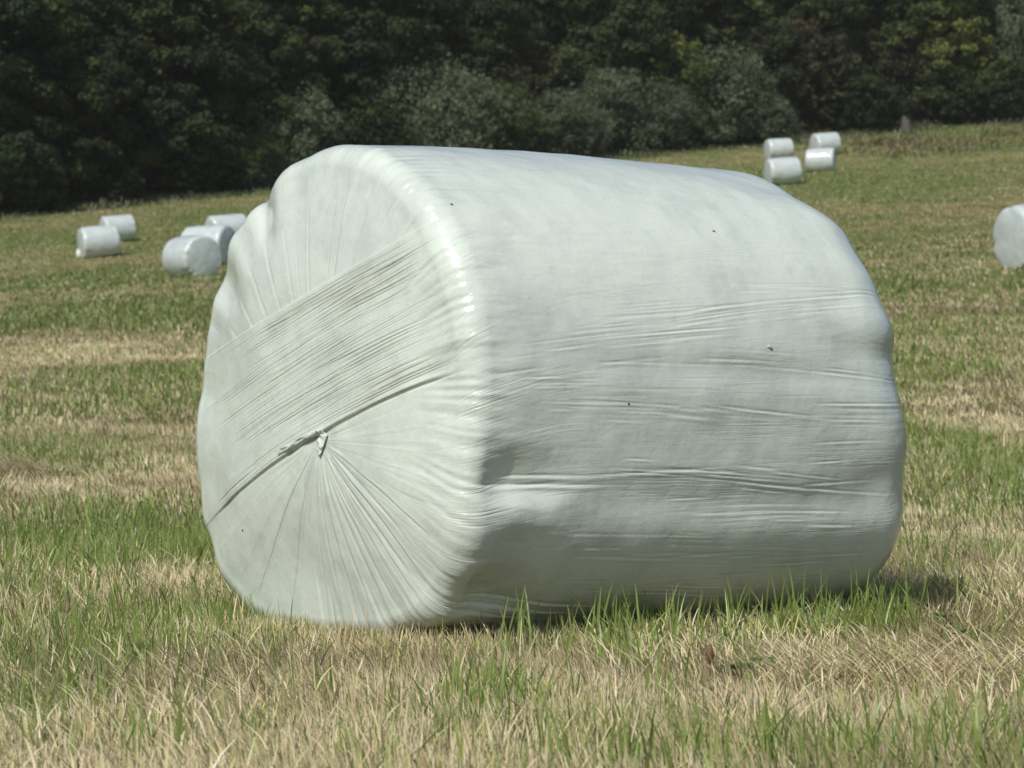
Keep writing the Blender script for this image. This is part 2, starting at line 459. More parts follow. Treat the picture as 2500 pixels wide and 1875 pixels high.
# folds fanning from the hollows
for t0, t1, d0, sl, dep in ((-.02, .42, -19.3, 0, .0026), (.0, .34, -20.3, 6, .0022), (.0, .45, -44.0, -10, .003), (.0, .4, -45.3, -14, .0022), (.05, .35, -17.6, 1, .0025), (.2, .8, -18.0, 3.5, .0012), (.05,.5,-42.6,-8,.003)):
    s = (DEG - d0 - sl * (tt - t0)) * math.pi / 180 * R0
    w = sm(tt, t0, t0 + .08) * (1 - sm(tt, t1 - .15, t1)) * _rm
    disp -= dep * .75 * np.exp(-(s / .0032) ** 2) * w; disp += dep * .6 * np.exp(-((s + .007) / .005) ** 2) * w

# far rim notches and shallow grooves round the barrel
wfar = sm(tt, 1.0, 1.30)
for a, dpt, wd_ in ((8.5, .014, 4.0), (-20, .011, 4.0), (38, .006, 6), (24, .006, 5), (-50, .006, 6), (62, .012, 6), (-8, -.010, 8), (17, -.008, 5), (48,-.008,5)):
    disp -= dpt * .8 * np.exp(-((DEG - a) / wd_) ** 2) * wfar
for a, dpt, wd_ in ((4.5, .006, 3.5), (-23, .009, 4.), (-52, .006, 5)):
    disp -= dpt * np.exp(-((DEG - a + 3 * (tt - .7)) / wd_) ** 2) * sm(tt, .2, .6)

# small tight crinkles all over the barrel, mostly along the pull of the film
disp += (1 - wface) * (.0003 * noise(tt * 9, DEG * .9, seed=45) + .0002 * noise(tt * 22, DEG * 1.6, seed=46)) * np.clip(.6 + 1.2 * fbm(tt * 2.2, DEG * .05, seed=47, o=2), 0, 1.6)
# groups of long thin wrinkles on the barrel
r3 = np.random.default_rng(12)
RS, CS = slice(325, 940), slice(30, 830)
_T, _D, _W = tt[RS, CS], DEG[RS, CS], (1 - wface)[RS, CS]
groups = [(.50, 1.40, 14, 10.5, 26, 2.6), (.05, .65, 6, 9, 24, 3.4), (.75, 1.35, 21.5, 3, 6, 2.2), (.15, 1.15, -2.2, -4.2, 26, 1.8), (.55, 1.3, 7.0, -3.2, 9, 1.6),
          (.35, 1.35, -16.0, -5.5, 24, 1.6), (.55, 1.3, -25.5, -1.5, 12, 2.0), (.25, 1.2, -31.5, -3, 18, 2.0), (.2, 1.0, -40, -4, 10, 2.6), (.5, 1.3, -37, 1, 8, 3), (.1, 1.2, -50, -3, 10, 3.5), (.8, 1.35, -5, 0, 8, 3), (.1, .5, 1, 0, 8, 4), (.9, 1.35, -14, 1, 5, 4)]
for (t0, t1, d0, sl, n, spread) in groups:
    for i in range(n):
        a0 = t0 + (t1 - t0) * r3.random() * .7; ln = .12 + r3.random() * .38
        dd = d0 + sl * (a0 - t0) / (t1 - t0) + r3.standard_normal() * spread * .7
        s = (_D - dd - sl * (_T - a0) - .5 * np.sin((_T - t0) * 5)) * math.pi / 180 * R0
        w = sm(_T, a0, a0 + ln * .4) * (1 - sm(_T, a0 + ln * .5, a0 + ln)) * _W
        dep = .0003 + .0008 * r3.random() ** 1.8; wdt = .0019 + .0010 * r3.random()
        disp[RS, CS] += -dep * np.exp(-(s / wdt) ** 2) * w + dep * .8 * np.exp(-((s + 2.2 * wdt) / (wdt * 1.3)) ** 2) * w
        if r3.random() < .35: crease[RS, CS] = np.maximum(crease[RS, CS], .4 * np.exp(-(s / (wdt * .6)) ** 2) * w)

SURF = base + disp[..., None] * nrm
# the bale is pressed flat where it meets the ground
gz = ground(SURF[..., 0], SURF[..., 1]) - .012
SURF[..., 2] = np.maximum(SURF[..., 2], gz)
# flow coordinates for the fine wrinkles
w3 = wface * (1 - inband)
path = np.concatenate([[0], np.cumsum(np.hypot(np.diff(prof[:, 0]), np.diff(prof[:, 1])))])[:, None] * np.ones_like(TH)
ang = (phi + math.pi / 2) % (2 * math.pi); ang2 = TH + math.pi / 2
wfl = 1 - sm(path, .38, .95)
ang = ang2 + (ang - ang2 + math.pi) % (2 * math.pi) - math.pi
angb = ang * wfl + ang2 * (1 - wfl)
fx = np.where(inband > .5, al + 20, path)
diag = 9 * math.pi / 180 * tt
fy = np.where(inband > .5, ac + 7, (angb - (1 - wfl) * diag * sm(DEG, 0, 25)) * R0)
stre = np.where(inband > .5, .20, .26 + .22 * sm(-DEG, -20, 40)) * (.35 + .65 * sm(rho, .02, .12))
stre = stre * (1 - .5 * sm(DEG, 70, 110)) + .55 * g1(tt, .04, .04) * (1 - .9 * sm(DEG, 60, 95)) * sm(rho, .4, .58)
stre = stre * sm(np.minimum(TH + math.pi / 2, 1.5 * math.pi - TH), .002, .03)
stre = stre * np.clip(np.abs(inband - .5) * 3 - .35, 0, 1)
bale = empty('wrapped_bale', (float(cen[0]), float(cen[1]), float(ground(cen[0], cen[1]))))
tag(bale, 'huge pale wrapped bale filling the foreground, its pleated end toward the left', 'bale', 'round silage bales wrapped in pale film')
inv = -np.array(bale.location)
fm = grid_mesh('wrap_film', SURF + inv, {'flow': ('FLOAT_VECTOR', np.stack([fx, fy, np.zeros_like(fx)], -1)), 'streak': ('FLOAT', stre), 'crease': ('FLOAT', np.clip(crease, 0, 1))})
link('wrap_film', fm, M_film, bale)

# loose torn film caught under the band, and flecks of dirt plus one dark sliver painted as a shadow
def surf_near(p, q, off):
    k = np.argmin((p_[:330] - p) ** 2 + (q_[:330] - q) ** 2); i, j = divmod(k, p_.shape[1])
    return SURF[i, j] + off * -AX
def ribbon(name, pts, widths, seed, off=.008, nseg=5):
    r = np.random.default_rng(seed); rows = []
    pts = np.array(pts, float); tpar = np.linspace(0, len(pts) - 1, 28)
    P = np.stack([np.interp(tpar, np.arange(len(pts)), pts[:, i]) for i in (0, 1)], 1)
    W = np.interp(tpar, np.arange(len(widths)), widths)
    for i in range(len(P)):
        d = P[min(i + 1, len(P) - 1)] - P[max(i - 1, 0)]; d /= np.linalg.norm(d) + 1e-9
        nn = np.array([-d[1], d[0]]); row = []
        for j in range(nseg + 1):
            v = (j / nseg - .5) * W[i]; pq = P[i] + nn * v
            row.append(surf_near(pq[0], pq[1], off + .0035 * float(noise(i * .23, j * .5, seed=seed)) + .0004 * r.random()))
        rows.append(row)
    V = np.array(rows); n, m = V.shape[:2]; idx = np.arange(n * m).reshape(n, m)
    q = np.stack([idx[:-1, :-1], idx[:-1, 1:], idx[1:, 1:], idx[1:, :-1]], -1).reshape(-1, 4)
    o = link(name, mesh_np(name, V.reshape(-1, 3) + inv, q), M_tail, bale)
    md = o.modifiers.new('thickness', 'SOLIDIFY'); md.thickness = .0008
    return o
ft = ribbon('film_tail', [(-.115, -.138), (-.06, -.128), (.0, -.108), (.05, -.098), (.100, -.088)], [.004, .012, .005, .014, .012], 3, .006)
ft.data.name = 'film_tail'
ft['label'] = 'thin torn strip of film lying along the fold'
f2 = ribbon('film_scrap', [(.095, -.092), (.088, -.118), (.080, -.148)], [.040, .034, .014], 9, .006)
f2['label'] = 'crumpled scrap of film hanging at the gathered centre'

def pix_to_vertex(col, row):
    P = SURF.reshape(-1, 3); facing = (nrm.reshape(-1, 3) * P).sum(1) < 0
    c = 1106 + F * P[:, 0] / P[:, 1]; r = HR - F * P[:, 2] / P[:, 1]
    d = (c - col) ** 2 + (r - row) ** 2 + np.where(facing, 0, 1e9)
    k = np.argmin(d); return P[k], nrm.reshape(-1, 3)[k]
def fleck(col, row, ln, wd, ang, mat):
    P, n = pix_to_vertex(col, row); n = n / np.linalg.norm(n)
    up = np.array([0, 0, 1.]); a = np.cross(up, n); a /= np.linalg.norm(a); b = np.cross(n, a)
    a, b = a * math.cos(ang) + b * math.sin(ang), b * math.cos(ang) - a * math.sin(ang)
    V, Q = [], []
    nu, nv = 12, 6
    for i in range(nv + 1):
        e = -math.pi / 2 + math.pi * i / nv
        for j in range(nu):
            f = 2 * math.pi * j / nu; k2 = 1 + .25 * math.sin(f * 3 + i)
            V.append(P + n * .001 + a * ln * math.cos(e) * math.cos(f) * k2 + b * wd * math.cos(e) * math.sin(f) * k2 + n * min(wd, .003) * .6 * math.sin(e))
    for i in range(nv):
        for j in range(nu):
            Q.append((i * nu + j, i * nu + (j + 1) % nu, (i + 1) * nu + (j + 1) % nu, (i + 1) * nu + j))
    link('dirt_or_shadow_fleck', mesh_np('dirt_or_shadow_fleck', np.array(V) + inv, Q), mat, bale)
fleck(975, 442, .0035, .0022, -.6, M_dirt_or_shadow); fleck(1541, 500, .0045, .0022, -.5, M_dirt_or_shadow); fleck(1661, 749, .0075, .004, -.3, M_snail)
fleck(1666, 753, .005, .0018, -.3, M_dirt_or_shadow); fleck(1358, 873, .0028, .0024, 0, M_dirt_or_shadow); fleck(525, 1145, .0022, .003, 0, M_dirt_or_shadow)  # first one is the pale fleck's shadow, modelled as a dark sliver

# ------------------------------------------------------------------ distant bales
def far_bale_mesh(name, seed, D=1.2, Ln=1.32, dent=True):
    R = D / 2
    pr = bale_profile(R, Ln, .11, .11, .035, .035, (12, 10, 26, 10, 12)); pr[0, 1] = 0; pr[-1, 1] = 0
    t = -math.pi / 2 + np.linspace(0, 2 * math.pi, 97)
    Tt = pr[:, 0][:, None] * np.ones_like(t)[None] - Ln / 2; rh = pr[:, 1][:, None]
    p, q = rh * np.cos(t)[None], rh * np.sin(t)[None]
    q = q + np.clip(-q - R * .8, 0, None) * .7
    B = np.stack([Tt, p, q], -1)
    n = grid_normals(B)
    if np.mean(np.sum(n * B, -1)) < 0: n = -n
    th_ = np.degrees(np.broadcast_to(t[None], Tt.shape))
    d = .014 * fbm(B[..., 0] * 3 + seed * 5, B[..., 1] * 3, B[..., 2] * 3, seed=seed, o=3)
    rim = g1(np.abs(Tt), Ln / 2 - .05, .16) * sm(rh, .42, .58)
    r = np.random.default_rng(seed)
    for kk in range(9):
        a = r.random() * 360 - 90; s = 4 + 5 * r.random(); sg = 1 if r.random() < .5 else -1
        d -= (.012 + .02 * r.random()) * np.exp(-((th_ - a) / s) ** 2) * rim * (Tt * sg > 0)
    if dent:
        for sg in (-1, 1):
            for a in (-35, -50, -64, 216, 232):
                d -= (.02 + .03 * r.random()) * np.exp(-((th_ - a - 6 * r.random()) / 4.5) ** 2) * g1(Tt * sg, Ln / 2 - .1, .13) * sm(rh, .42, .58)
    ph = np.arctan2(q, p)
    d += .0022 * (1 - np.abs(noise(ph * 6, rh * 2, seed=seed + 9))) * (np.abs(Tt) > Ln / 2 - .04) * sm(rh, .05, .3)
    P = B + d[..., None] * n
    P[..., 2] -= P[..., 2].min() + .03
    return grid_mesh(name, P)
FB = [far_bale_mesh('film_wrapped_bale', s) for s in (1, 2, 3, 4, 5)]
M_gloss = film_material('glossy_film_distant', near=False, base=(.58, .64, .635)); M_gloss.node_tree.nodes['Principled BSDF'].inputs['Roughness'].default_value = .16
FB[4].materials.append(M_gloss)
# x, y (metres, worked out once from where each stands in the field), heading of the axis, size, label, mesh
def far_bale(col, baserow, diam_px, normal_deg, variant, label, y=None, group='round silage bales wrapped in pale film'):
    if y is None:
        x, y = gp(col, baserow)
    else: x = (col - 1106) / F * y
    D = diam_px * y / F
    o = bpy.data.objects.new('wrapped_bale', FB[variant]); COL.objects.link(o)
    if not FB[variant].materials: FB[variant].materials.append(M_filmfar)
    s = D / 1.2
    # normal_deg: direction of the visible end, measured from straight at the camera, + to the right
    a = math.radians(normal_deg); nx_, ny_ = math.sin(a), -math.cos(a)
    sl = math.radians(4.5)
    o.scale = (s, s, s); o.rotation_mode = 'XYZ'
    zx = (float(ground(x + nx_, y + ny_)) - float(ground(x - nx_, y - ny_))) / 2
    ax = Vector((nx_, ny_, zx)).normalized(); side = Vector((0, 0, 1)).cross(ax).normalized(); up = ax.cross(side)
    o.matrix_world = Matrix.Translation((x, y, float(ground(x, y)) + .0)) @ Matrix((ax, side, up)).transposed().to_4x4() @ Matrix.Scale(s, 4)
    tag(o, label, 'bale', group)
    print('BALE', label[:40], round(x, 2), round(y, 2), 'D', round(D, 2))
    return o
lb = far_bale(217, 556, 74, -68, 0, 'leftmost bale in the field, with a pale film flap at its foot')
far_bale(257, 522, 62, -64, 1, 'pale wrapped bale partly hidden behind the leftmost one near the dark trees')
far_bale(414, 598, 97, 36, 2, 'nearest bale of the left group, its full round end turned right toward the camera')
far_bale(452, 572, 92, 66, 3, 'middle bale of the left group with a narrow grey shaded end on its right')
far_bale(494, 532, 74, -62, 1, 'rearmost bale of the left group, touching the outline of the large foreground bale')
far_bale(1693, 399, 64, -78, 2, 'lowest bale of the right group, closest to the top edge of the large bale')
far_bale(1684, 346, 50, -76, 0, 'bale standing directly behind the lowest one of the right group')
far_bale(1774, 371, 56, 74, 4, 'glossy bale of the right group with two bright highlights on its side')
far_bale(1785, 334, 51, -70, 1, 'rearmost bale of the right group, nearest the woods')
far_bale(2256, 577, 150, -66, 0, 'bale cut off by the right edge of the picture')

# crumpled flap of film at the foot of the leftmost bale's near end
V, Q = [], []
fr = np.random.default_rng(4)
for i in range(9):
    for j in range(13):
        e, f = math.pi * i / 8, 2 * math.pi * j / 12
        k2 = 1 + .22 * float(noise(math.cos(f) * 2, math.sin(f) * 2, i * .6, seed=95))
        V.append((.70 + .09 * math.sin(e) * math.cos(f) * k2, -.30 + .17 * math.sin(e) * math.sin(f) * k2, .17 + .19 * math.cos(e) * k2))
for i in range(8):
    for j in range(12): Q.append((i * 13 + j, i * 13 + j + 1, (i + 1) * 13 + j + 1, (i + 1) * 13 + j))
link('film_flap', mesh_np('film_flap', V, Q), M_tail, lb)

# ------------------------------------------------------------------ grass
def in_bale(x, y, m=0.0):
    rx, ry = x - BC[0], y - BC[1]
    a = rx * AX[0] + ry * AX[1]; b = rx * PA[0] + ry * PA[1]
    return (a > .03 - m) & (a < BL - .12 + m) & (np.abs(b) < .36 + m)

def blades(x, y, h, w, lean, az, face, colr, curl=.5, z=None):
    n = len(x); z = ground(x, y) - .006 if z is None else z
    fxv, fyv = np.cos(face), np.sin(face)
    lx, ly = np.cos(az) * lean, np.sin(az) * lean
    lv = [0, .42, .78, 1.0]; wv = [.9, 1.0, .62, .06]
    V = []
    for t_, ww in zip(lv, wv):
        hor = t_ ** (1 + curl) * h; ver = h * (t_ - .35 * lean * lean * t_ * t_)
        cx, cy, cz = x + lx * hor, y + ly * hor, z + np.maximum(ver * np.sqrt(np.maximum(1 - lean ** 2 * .5, .12)), 0)
        for s in (-.5, .5):
            V.append(np.stack([cx + fxv * w * ww * s, cy + fyv * w * ww * s, cz], -1))
    V = np.stack(V, 1)              # n, 8, 3
    o = (np.arange(n) * 8)[:, None]
    Q = np.concatenate([o + np.array([[0, 1, 3, 2]]), o + np.array([[2, 3, 5, 4]]), o + np.array([[4, 5, 7, 6]])])
    Cc = np.repeat(colr[:, None], 8, 1)
    return V.reshape(-1, 3), Q, Cc.reshape(-1, 3)

def scatter(y0, y1, dens, half=.26, marg=.45):
    area = 2 * (half * (y1 ** 2 - y0 ** 2) / 2 + marg * (y1 - y0)); n = int(area * dens)
    y = np.sqrt(rng.random(n) * (y1 ** 2 - y0 ** 2) + y0 ** 2)
    x = (rng.random(n) * 2 - 1) * (half * y + marg)
    k_ = ~in_bale(x, y)
    return x[k_], y[k_]

S1, S2, S3 = np.array([.72, .60, .37]), np.array([.58, .46, .25]), np.array([.82, .74, .54])
G1, G2, G3 = np.array([.24, .33, .075]), np.array([.38, .44, .13]), np.array([.15, .23, .055])
def straw_col(n, k=1.0):
    a = rng.random((n, 1)); b = rng.random((n, 1)) ** 3; dd = 1 - .62 * (rng.random((n, 1)) < .20); ol_ = (rng.random((n, 1)) < .18) * np.array([.30, .12, .45])
    return ((S2 * (1 - a) + S1 * a) * (1 - b) * k + S3 * b * k) * dd * (1 - ol_)
def green_col(n, k=1.0):
    a = rng.random((n, 1)); b = rng.random((n, 1)) ** 2
    return ((G3 * (1 - a) + G1 * a) * (1 - b) + G2 * b) * k

stV, stQ, stC, off_s = [], [], [], 0
gnV, gnQ, gnC, off_g = [], [], [], 0
def add_s(r):
    global off_s
    V, Q, Cc = r; stV.append(V); stQ.append(Q + off_s); stC.append(Cc); off_s += len(V)
def add_g(r):
    global off_g
    V, Q, Cc = r; gnV.append(V); gnQ.append(Q + off_g); gnC.append(Cc); off_g += len(V)

zones = [(3.0, 6, 16000, .0021, .95), (6, 10, 8500, .0026, .95), (10, 18, 2200, .0045, 1.1), (18, 32, 650, .009, 1.2), (32, 60, 170, .020, 1.3), (60, 155, 42, .040, 1.3)]
for zi, (y0, y1, dn, w, hs) in enumerate(zones):
    far = sm(np.array([(y0 + y1) / 2]), 12, 60)[0]; kk = 1 - .28 * far
    x, y = scatter(y0, y1, dn)
    if zi == 5: k_ = y < 134 + x / y * 100; x, y = x[k_], y[k_]
    g = green(x, y); pg = sm(g + .25 * (rng.random(len(x)) - .5), -.45, .80)
    # straw stubble, thinner in places
    keep = rng.random(len(x)) < np.clip(.72 + .75 * fbm(x * 5 + 3, y * 5, seed=68, o=2), .18, 1); x, y, g, pg = x[keep], y[keep], g[keep], pg[keep]
    m = rng.random(len(x)) > pg * .5
    xs, ys = x[m], y[m]; n = len(xs)
    clump = fbm(xs * 7, ys * 7, seed=71, o=2)
    h = (.020 + .044 * rng.random(n) ** 1.4 + .016 * clump) * hs; h *= (1 + 1.0 * (rng.random(n) > .98))
    az = rng.random(n) * 6.28 * .35 + 3.0 * fbm(xs * 1.6, ys * 1.6, seed=73) + 2.
    lean = np.clip(.12 + .62 * rng.random(n) ** 1.7 + .22 * clump, .03, .95)
    br = 1 + .25 * fbm(xs * .35, ys * .35, seed=77)
    add_s(blades(xs, ys, np.maximum(h, .012), w * (.45 + .9 * rng.random(n)), lean, az, (rng.random(n) - .5) * 1.8, straw_col(n, kk) * br[:, None], .5))
    # green
    m = rng.random(len(x)) < pg * (.30 if zi < 2 else .42) + .014
    xs, ys = x[m] + .006 * rng.standard_normal(m.sum()), y[m] + .006 * rng.standard_normal(m.sum()); n = len(xs)
    gg = pg[m]
    tall = (.022 + .085 * rng.random(n) ** 1.9 * (.45 + gg)) * hs
    az = rng.random(n) * 6.28; lean = .1 + .6 * rng.random(n) ** 1.5
    add_g(blades(xs, ys, tall, w * (1.0 + .9 * rng.random(n)), lean, az, (rng.random(n) - .5) * 2.2, green_col(n, kk) * (1, 1, 1), .9))
# lying hay strands
for (y0, y1, dn) in ((3.0, 8, 1000), (8, 16, 160), (16, 34, 30)):
    x, y = scatter(y0, y1, dn); m = (fbm(x * 1.1, y * 1.1, seed=81) - green(x, y) * .6 + .35 * rng.random(len(x))) > .12
    x, y = x[m], y[m]; n = len(x)
    h = .03 + .07 * rng.random(n) ** 1.5; az = 3.1 + 3.2 * fbm(x * 1.7, y * 1.7, seed=99) + rng.normal(0, .9, n)
    V, Q, Cc = blades(x, y, h, .0020 * (.6 + .8 * rng.random(n)) * (1 + y / 12), np.clip(.72 + .27 * rng.random(n), 0, .97), az + 0 * n, az + 1.57 + rng.normal(0, .5, n), straw_col(n) * 1.08, .3, z=ground(x, y) + .012 + .03 * rng.random(n))
    add_s((V, Q, Cc))
# explicit tufts of long green blades (picture col,row of the foot; blades; height)
TUFT = [(1330, 1400, 26, .13), (1360, 1420, 30, .12), (1300, 1390, 14, .10), (1395, 1385, 14, .11), (1470, 1380, 12, .15), (1565, 1375, 10, .15), (1600, 1370, 18, .10),
        (1660, 1365, 14, .12), (1720, 1365, 22, .13), (1765, 1358, 26, .13), (1800, 1360, 18, .10), (1850, 1350, 18, .12), (1890, 1345, 34, .12), (1925, 1340, 22, .10), (1230, 1390, 12, .09),
        (1130, 1388, 12, .11), (1080, 1395, 8, .08), (1190, 1395, 14, .09), (560, 1378, 16, .07), (600, 1385, 12, .07), (520, 1370, 12, .06), (1060, 1530, 40, .12), (1100, 1520, 30, .09),
        (190, 1530, 16, .12), (250, 1440, 30, .10), (130, 1640, 18, .10), (40, 1560, 18, .10), (330, 1640, 16, .12), (560, 1590, 14, .09), (390, 1420, 24, .08), (760, 1640, 10, .07),
        (1690, 1640, 22, .12), (1760, 1650, 16, .10), (1990, 1620, 22, .12), (2160, 1650, 20, .12), (2100, 1580, 12, .10), (1870, 1640, 16, .10), (1400, 1660, 20, .10), (1250, 1650, 16, .10), (1540, 1650, 18, .08),
        (1650, 1440, 14, .07), (2050, 1300, 40, .09), (2120, 1290, 30, .08), (2010, 1250, 30, .10), (1980, 1200, 36, .12), (2080, 1120, 40, .10), (2180, 1200, 40, .09), (2150, 1420, 18, .09),
        (60, 1230, 60, .11), (170, 1240, 70, .12), (280, 1220, 60, .12), (400, 1220, 80, .13), (450, 1200, 50, .11), (350, 1180, 60, .10), (120, 1180, 60, .10), (20, 1290, 40, .10), (230, 1290, 40, .10),
        (1505, 1392, 6, .09), (1420, 1350, 6, .12), (880, 1395, 5, .06), (940, 1392, 5, .08), (700, 1395, 5, .05), (1970, 1360, 12, .07), (1740, 1400, 12, .06), (960, 1560, 22, .06), (460, 1500, 16, .06),
        (430, 1330, 30, .06), (520, 1340, 18, .05)]
for c, r, n, hh in TUFT:
    if 1040 < c < 1960 and r < 1425: r += 32
    elif 480 < c < 1000 and 1360 < r < 1400: r += 20
    n = int(n * 1.5); hh *= 1.12
    x0, y0 = gp(c, r)
    sp = .018 + .0009 * n; x = x0 + rng.standard_normal(n) * sp; y = y0 + rng.standard_normal(n) * sp * 1.4
    k_ = ~in_bale(x, y, .02); x, y = x[k_], y[k_]; n = len(x)
    if n == 0: continue
    add_g(blades(x, y, hh * (.40 + .65 * rng.random(n)), .0048 * (.6 + .7 * rng.random(n)), .1 + .5 * rng.random(n) ** 1.5, rng.random(n) * 6.28, (rng.random(n) - .5) * 2.0, green_col(n, 1.1), 1.2))
# uncut fringe left standing along the foot of the big bale
_sr = np.random.default_rng(33)
for (c0, r0_, c1, r1_, n, hh, isg) in ((520, 1372, 900, 1412, 1500, .060, 0), (900, 1412, 1250, 1400, 1500, .065, 0), (1250, 1400, 1850, 1352, 2600, .065, 0), (1080, 1408, 1880, 1352, 190, .15, 1),
                                     (1260, 1396, 1420, 1388, 120, .15, 1), (1840, 1352, 1960, 1335, 200, .12, 1), (1860, 1340, 2060, 1300, 110, .09, 1), (1900, 1330, 2120, 1290, 900, .06, 0), (470, 1340, 620, 1385, 90, .075, 1), (600, 1385, 1050, 1412, 60, .07, 1)):
    xa, ya = gp(c0, r0_); xb, yb = gp(c1, r1_); f = _sr.random(n)
    x = xa + (xb - xa) * f + _sr.normal(0, .04, n); y = ya + (yb - ya) * f + _sr.normal(0, .07, n)
    k_ = ~in_bale(x, y, .0) & (fbm(x * 5, y * 5, seed=97, o=2) + .5 * _sr.random(n) > (.12 if isg else -.3)); x, y = x[k_], y[k_]; n = len(x)
    fn, cf = (add_g, green_col) if isg else (add_s, straw_col)
    fn(blades(x, y, hh * (.30 + .9 * _sr.random(n) ** 1.7), (.0050 if isg else .0030) * (.5 + .8 * _sr.random(n)), .08 + .45 * _sr.random(n) ** 1.5, _sr.random(n) * 6.28, (_sr.random(n) - .5) * 1.8, cf(n, 1.05), .8))
# single tall blades rising in front of the bale's side
for c in (1105, 1130, 1290, 1310, 1345, 1440, 1462, 1500, 1575, 1592, 1600, 1655, 1672, 1718, 1724, 1762, 1775, 1790, 1812, 1850, 1872, 1888, 1896, 1905, 1918, 1932, 1950, 1985):
    xa, ya = gp(c, 1432 - (c - 1100) * .075); n = 3
    x = xa + _sr.normal(0, .012, n); y = ya + _sr.normal(0, .02, n)
    add_g(blades(x, y, .115 + .085 * _sr.random(n), np.full(n, .0052), .05 + .35 * _sr.random(n), _sr.random(n) * 6.28, (_sr.random(n) - .5) * 1.2, green_col(n, 1.0), 1.1))
# longer pale straws standing over the near stubble
x, y = scatter(3.0, 9.0, 420); m = fbm(x * 2.2, y * 2.2, seed=83) + .5 * rng.random(len(x)) > .25; x, y = x[m], y[m]; n = len(x)
add_s(blades(x, y, .05 + .065 * rng.random(n) ** 1.5, .0028 * (.6 + .9 * rng.random(n)), .1 + .7 * rng.random(n) ** 1.4, rng.random(n) * 6.28, (rng.random(n) - .5) * 1.6, straw_col(n) * 1.15, .5))
x, y = scatter(3.0, 9.0, 60); m = fbm(x * 1.3, y * 1.3, seed=84) > -.1; x, y = x[m], y[m]; n = len(x)
add_g(blades(x, y, .06 + .08 * rng.random(n), .0055 * (.6 + .7 * rng.random(n)), .1 + .7 * rng.random(n) ** 1.4, rng.random(n) * 6.28, (rng.random(n) - .5) * 1.6, green_col(n) * 1.05, 1.2))
# a few pale standing stalks
for c, r in ((1440, 1400), (1435, 1402), (820, 1640), (830, 1560), (350, 1270), (300, 1275), (210, 1620), (2130, 1500), (2200, 1500), (2080, 1420), (1560, 1570), (1290, 1600), (620, 1450), (80, 1440), (980, 1640), (1700, 1500), (1150, 1440)):
    x0, y0 = gp(c, r); n = 3; x = x0 + rng.standard_normal(n) * .02; y = y0 + rng.standard_normal(n) * .02
    add_s(blades(x, y, .07 + .06 * rng.random(n), np.full(n, .0035), .15 + .5 * rng.random(n), rng.random(n) * 6.28, (rng.random(n) - .5), straw_col(n) * 1.15, .3))
# unmown strip of long grass below the woods
n = 60000; uu = (rng.random(n) * 2 - 1) * .26; ey = 134 + uu * 100
dep_ = 3 + 17 * sm(uu, .085, .15); f = rng.random(n) ** 1.3
y = ey + 4 - (dep_ + 4) * f; x = uu * y
pat = fbm(x * .45, y * .30, seed=87)
k_ = rng.random(n) < np.clip(.55 + 1.1 * pat, .05, 1) * (1 - .6 * f); x, y, uu, f, pat = x[k_], y[k_], uu[k_], f[k_], pat[k_]; n = len(x)
t_ = rng.random((n, 1)); red = (sm(uu, .07, .16) * (fbm(x * .5, y * .5, seed=88) > .05) * .7)[:, None]
cc = np.array([.11, .105, .045]) * t_ + np.array([.05, .085, .026]) * (1 - t_)
cc = cc * (1 - red) + np.array([.15, .075, .04]) * red
add_s(blades(x, y, (.12 + .50 * rng.random(n) ** 1.6) * (1 + .7 * pat) * (1 - .5 * f), np.full(n, .05), .25 + .6 * rng.random(n), rng.random(n) * 6.28, (rng.random(n) - .5), cc, .8))

o = link('stubble', mesh_np('stubble', np.concatenate(stV), np.concatenate(stQ), attrs={'tint': ('FLOAT_COLOR', np.concatenate(stC))}), M_straw)
tag(o, 'dry straw coloured stubble and hay covering the mown field', 'stubble', kind='stuff')
o = link('grass', mesh_np('grass', np.concatenate(gnV), np.concatenate(gnQ), attrs={'tint': ('FLOAT_COLOR', np.concatenate(gnC))}), M_green)
tag(o, 'green grass blades regrowing through the stubble', 'grass', kind='stuff')

# hay heaps and broad leaved weeds
def hay_heap(c, r, rad, n, hgt, label, seed):
    rr_ = np.random.default_rng(seed); x0, y0 = gp(c, r)
    a = rr_.random(n) * 6.28; d = np.sqrt(rr_.random(n)) * rad; x = np.cos(a) * d * 1.6; y = np.sin(a) * d
    zz = ground(x0 + x, y0 + y) - float(ground(x0, y0)) + hgt * (1 - (d / rad) ** 2) * rr_.random(n) + .01
    az = rr_.normal(2.85, .42, n) + (rr_.random(n) > .75) * 3.14
    k_ = 1.0 if rad > .16 else 1.5
    V, Q, Cc = blades(x, y, (.05 + .11 * rr_.random(n) ** 1.3) * k_, (.0018 + .0016 * rr_.random(n)) * k_, .70 + .28 * rr_.random(n), az, az + 1.57 + rr_.normal(0, .5, n), straw_col(n) * (1.12 if rad > .16 else .8), .35, z=zz + .015)
    o = link('hay_heap', mesh_np('hay_heap', V, Q, attrs={'tint': ('FLOAT_COLOR', Cc)}), M_straw)
    o.location = (x0, y0, float(ground(x0, y0))); tag(o, label, 'hay')
hay_heap(1960, 1500, .17, 620, .028, 'low heap of pale raked hay in front of the large bale toward the right', 1)
hay_heap(20, 1042, .15, 380, .06, 'small brown heap of hay far left behind the green patch', 2)

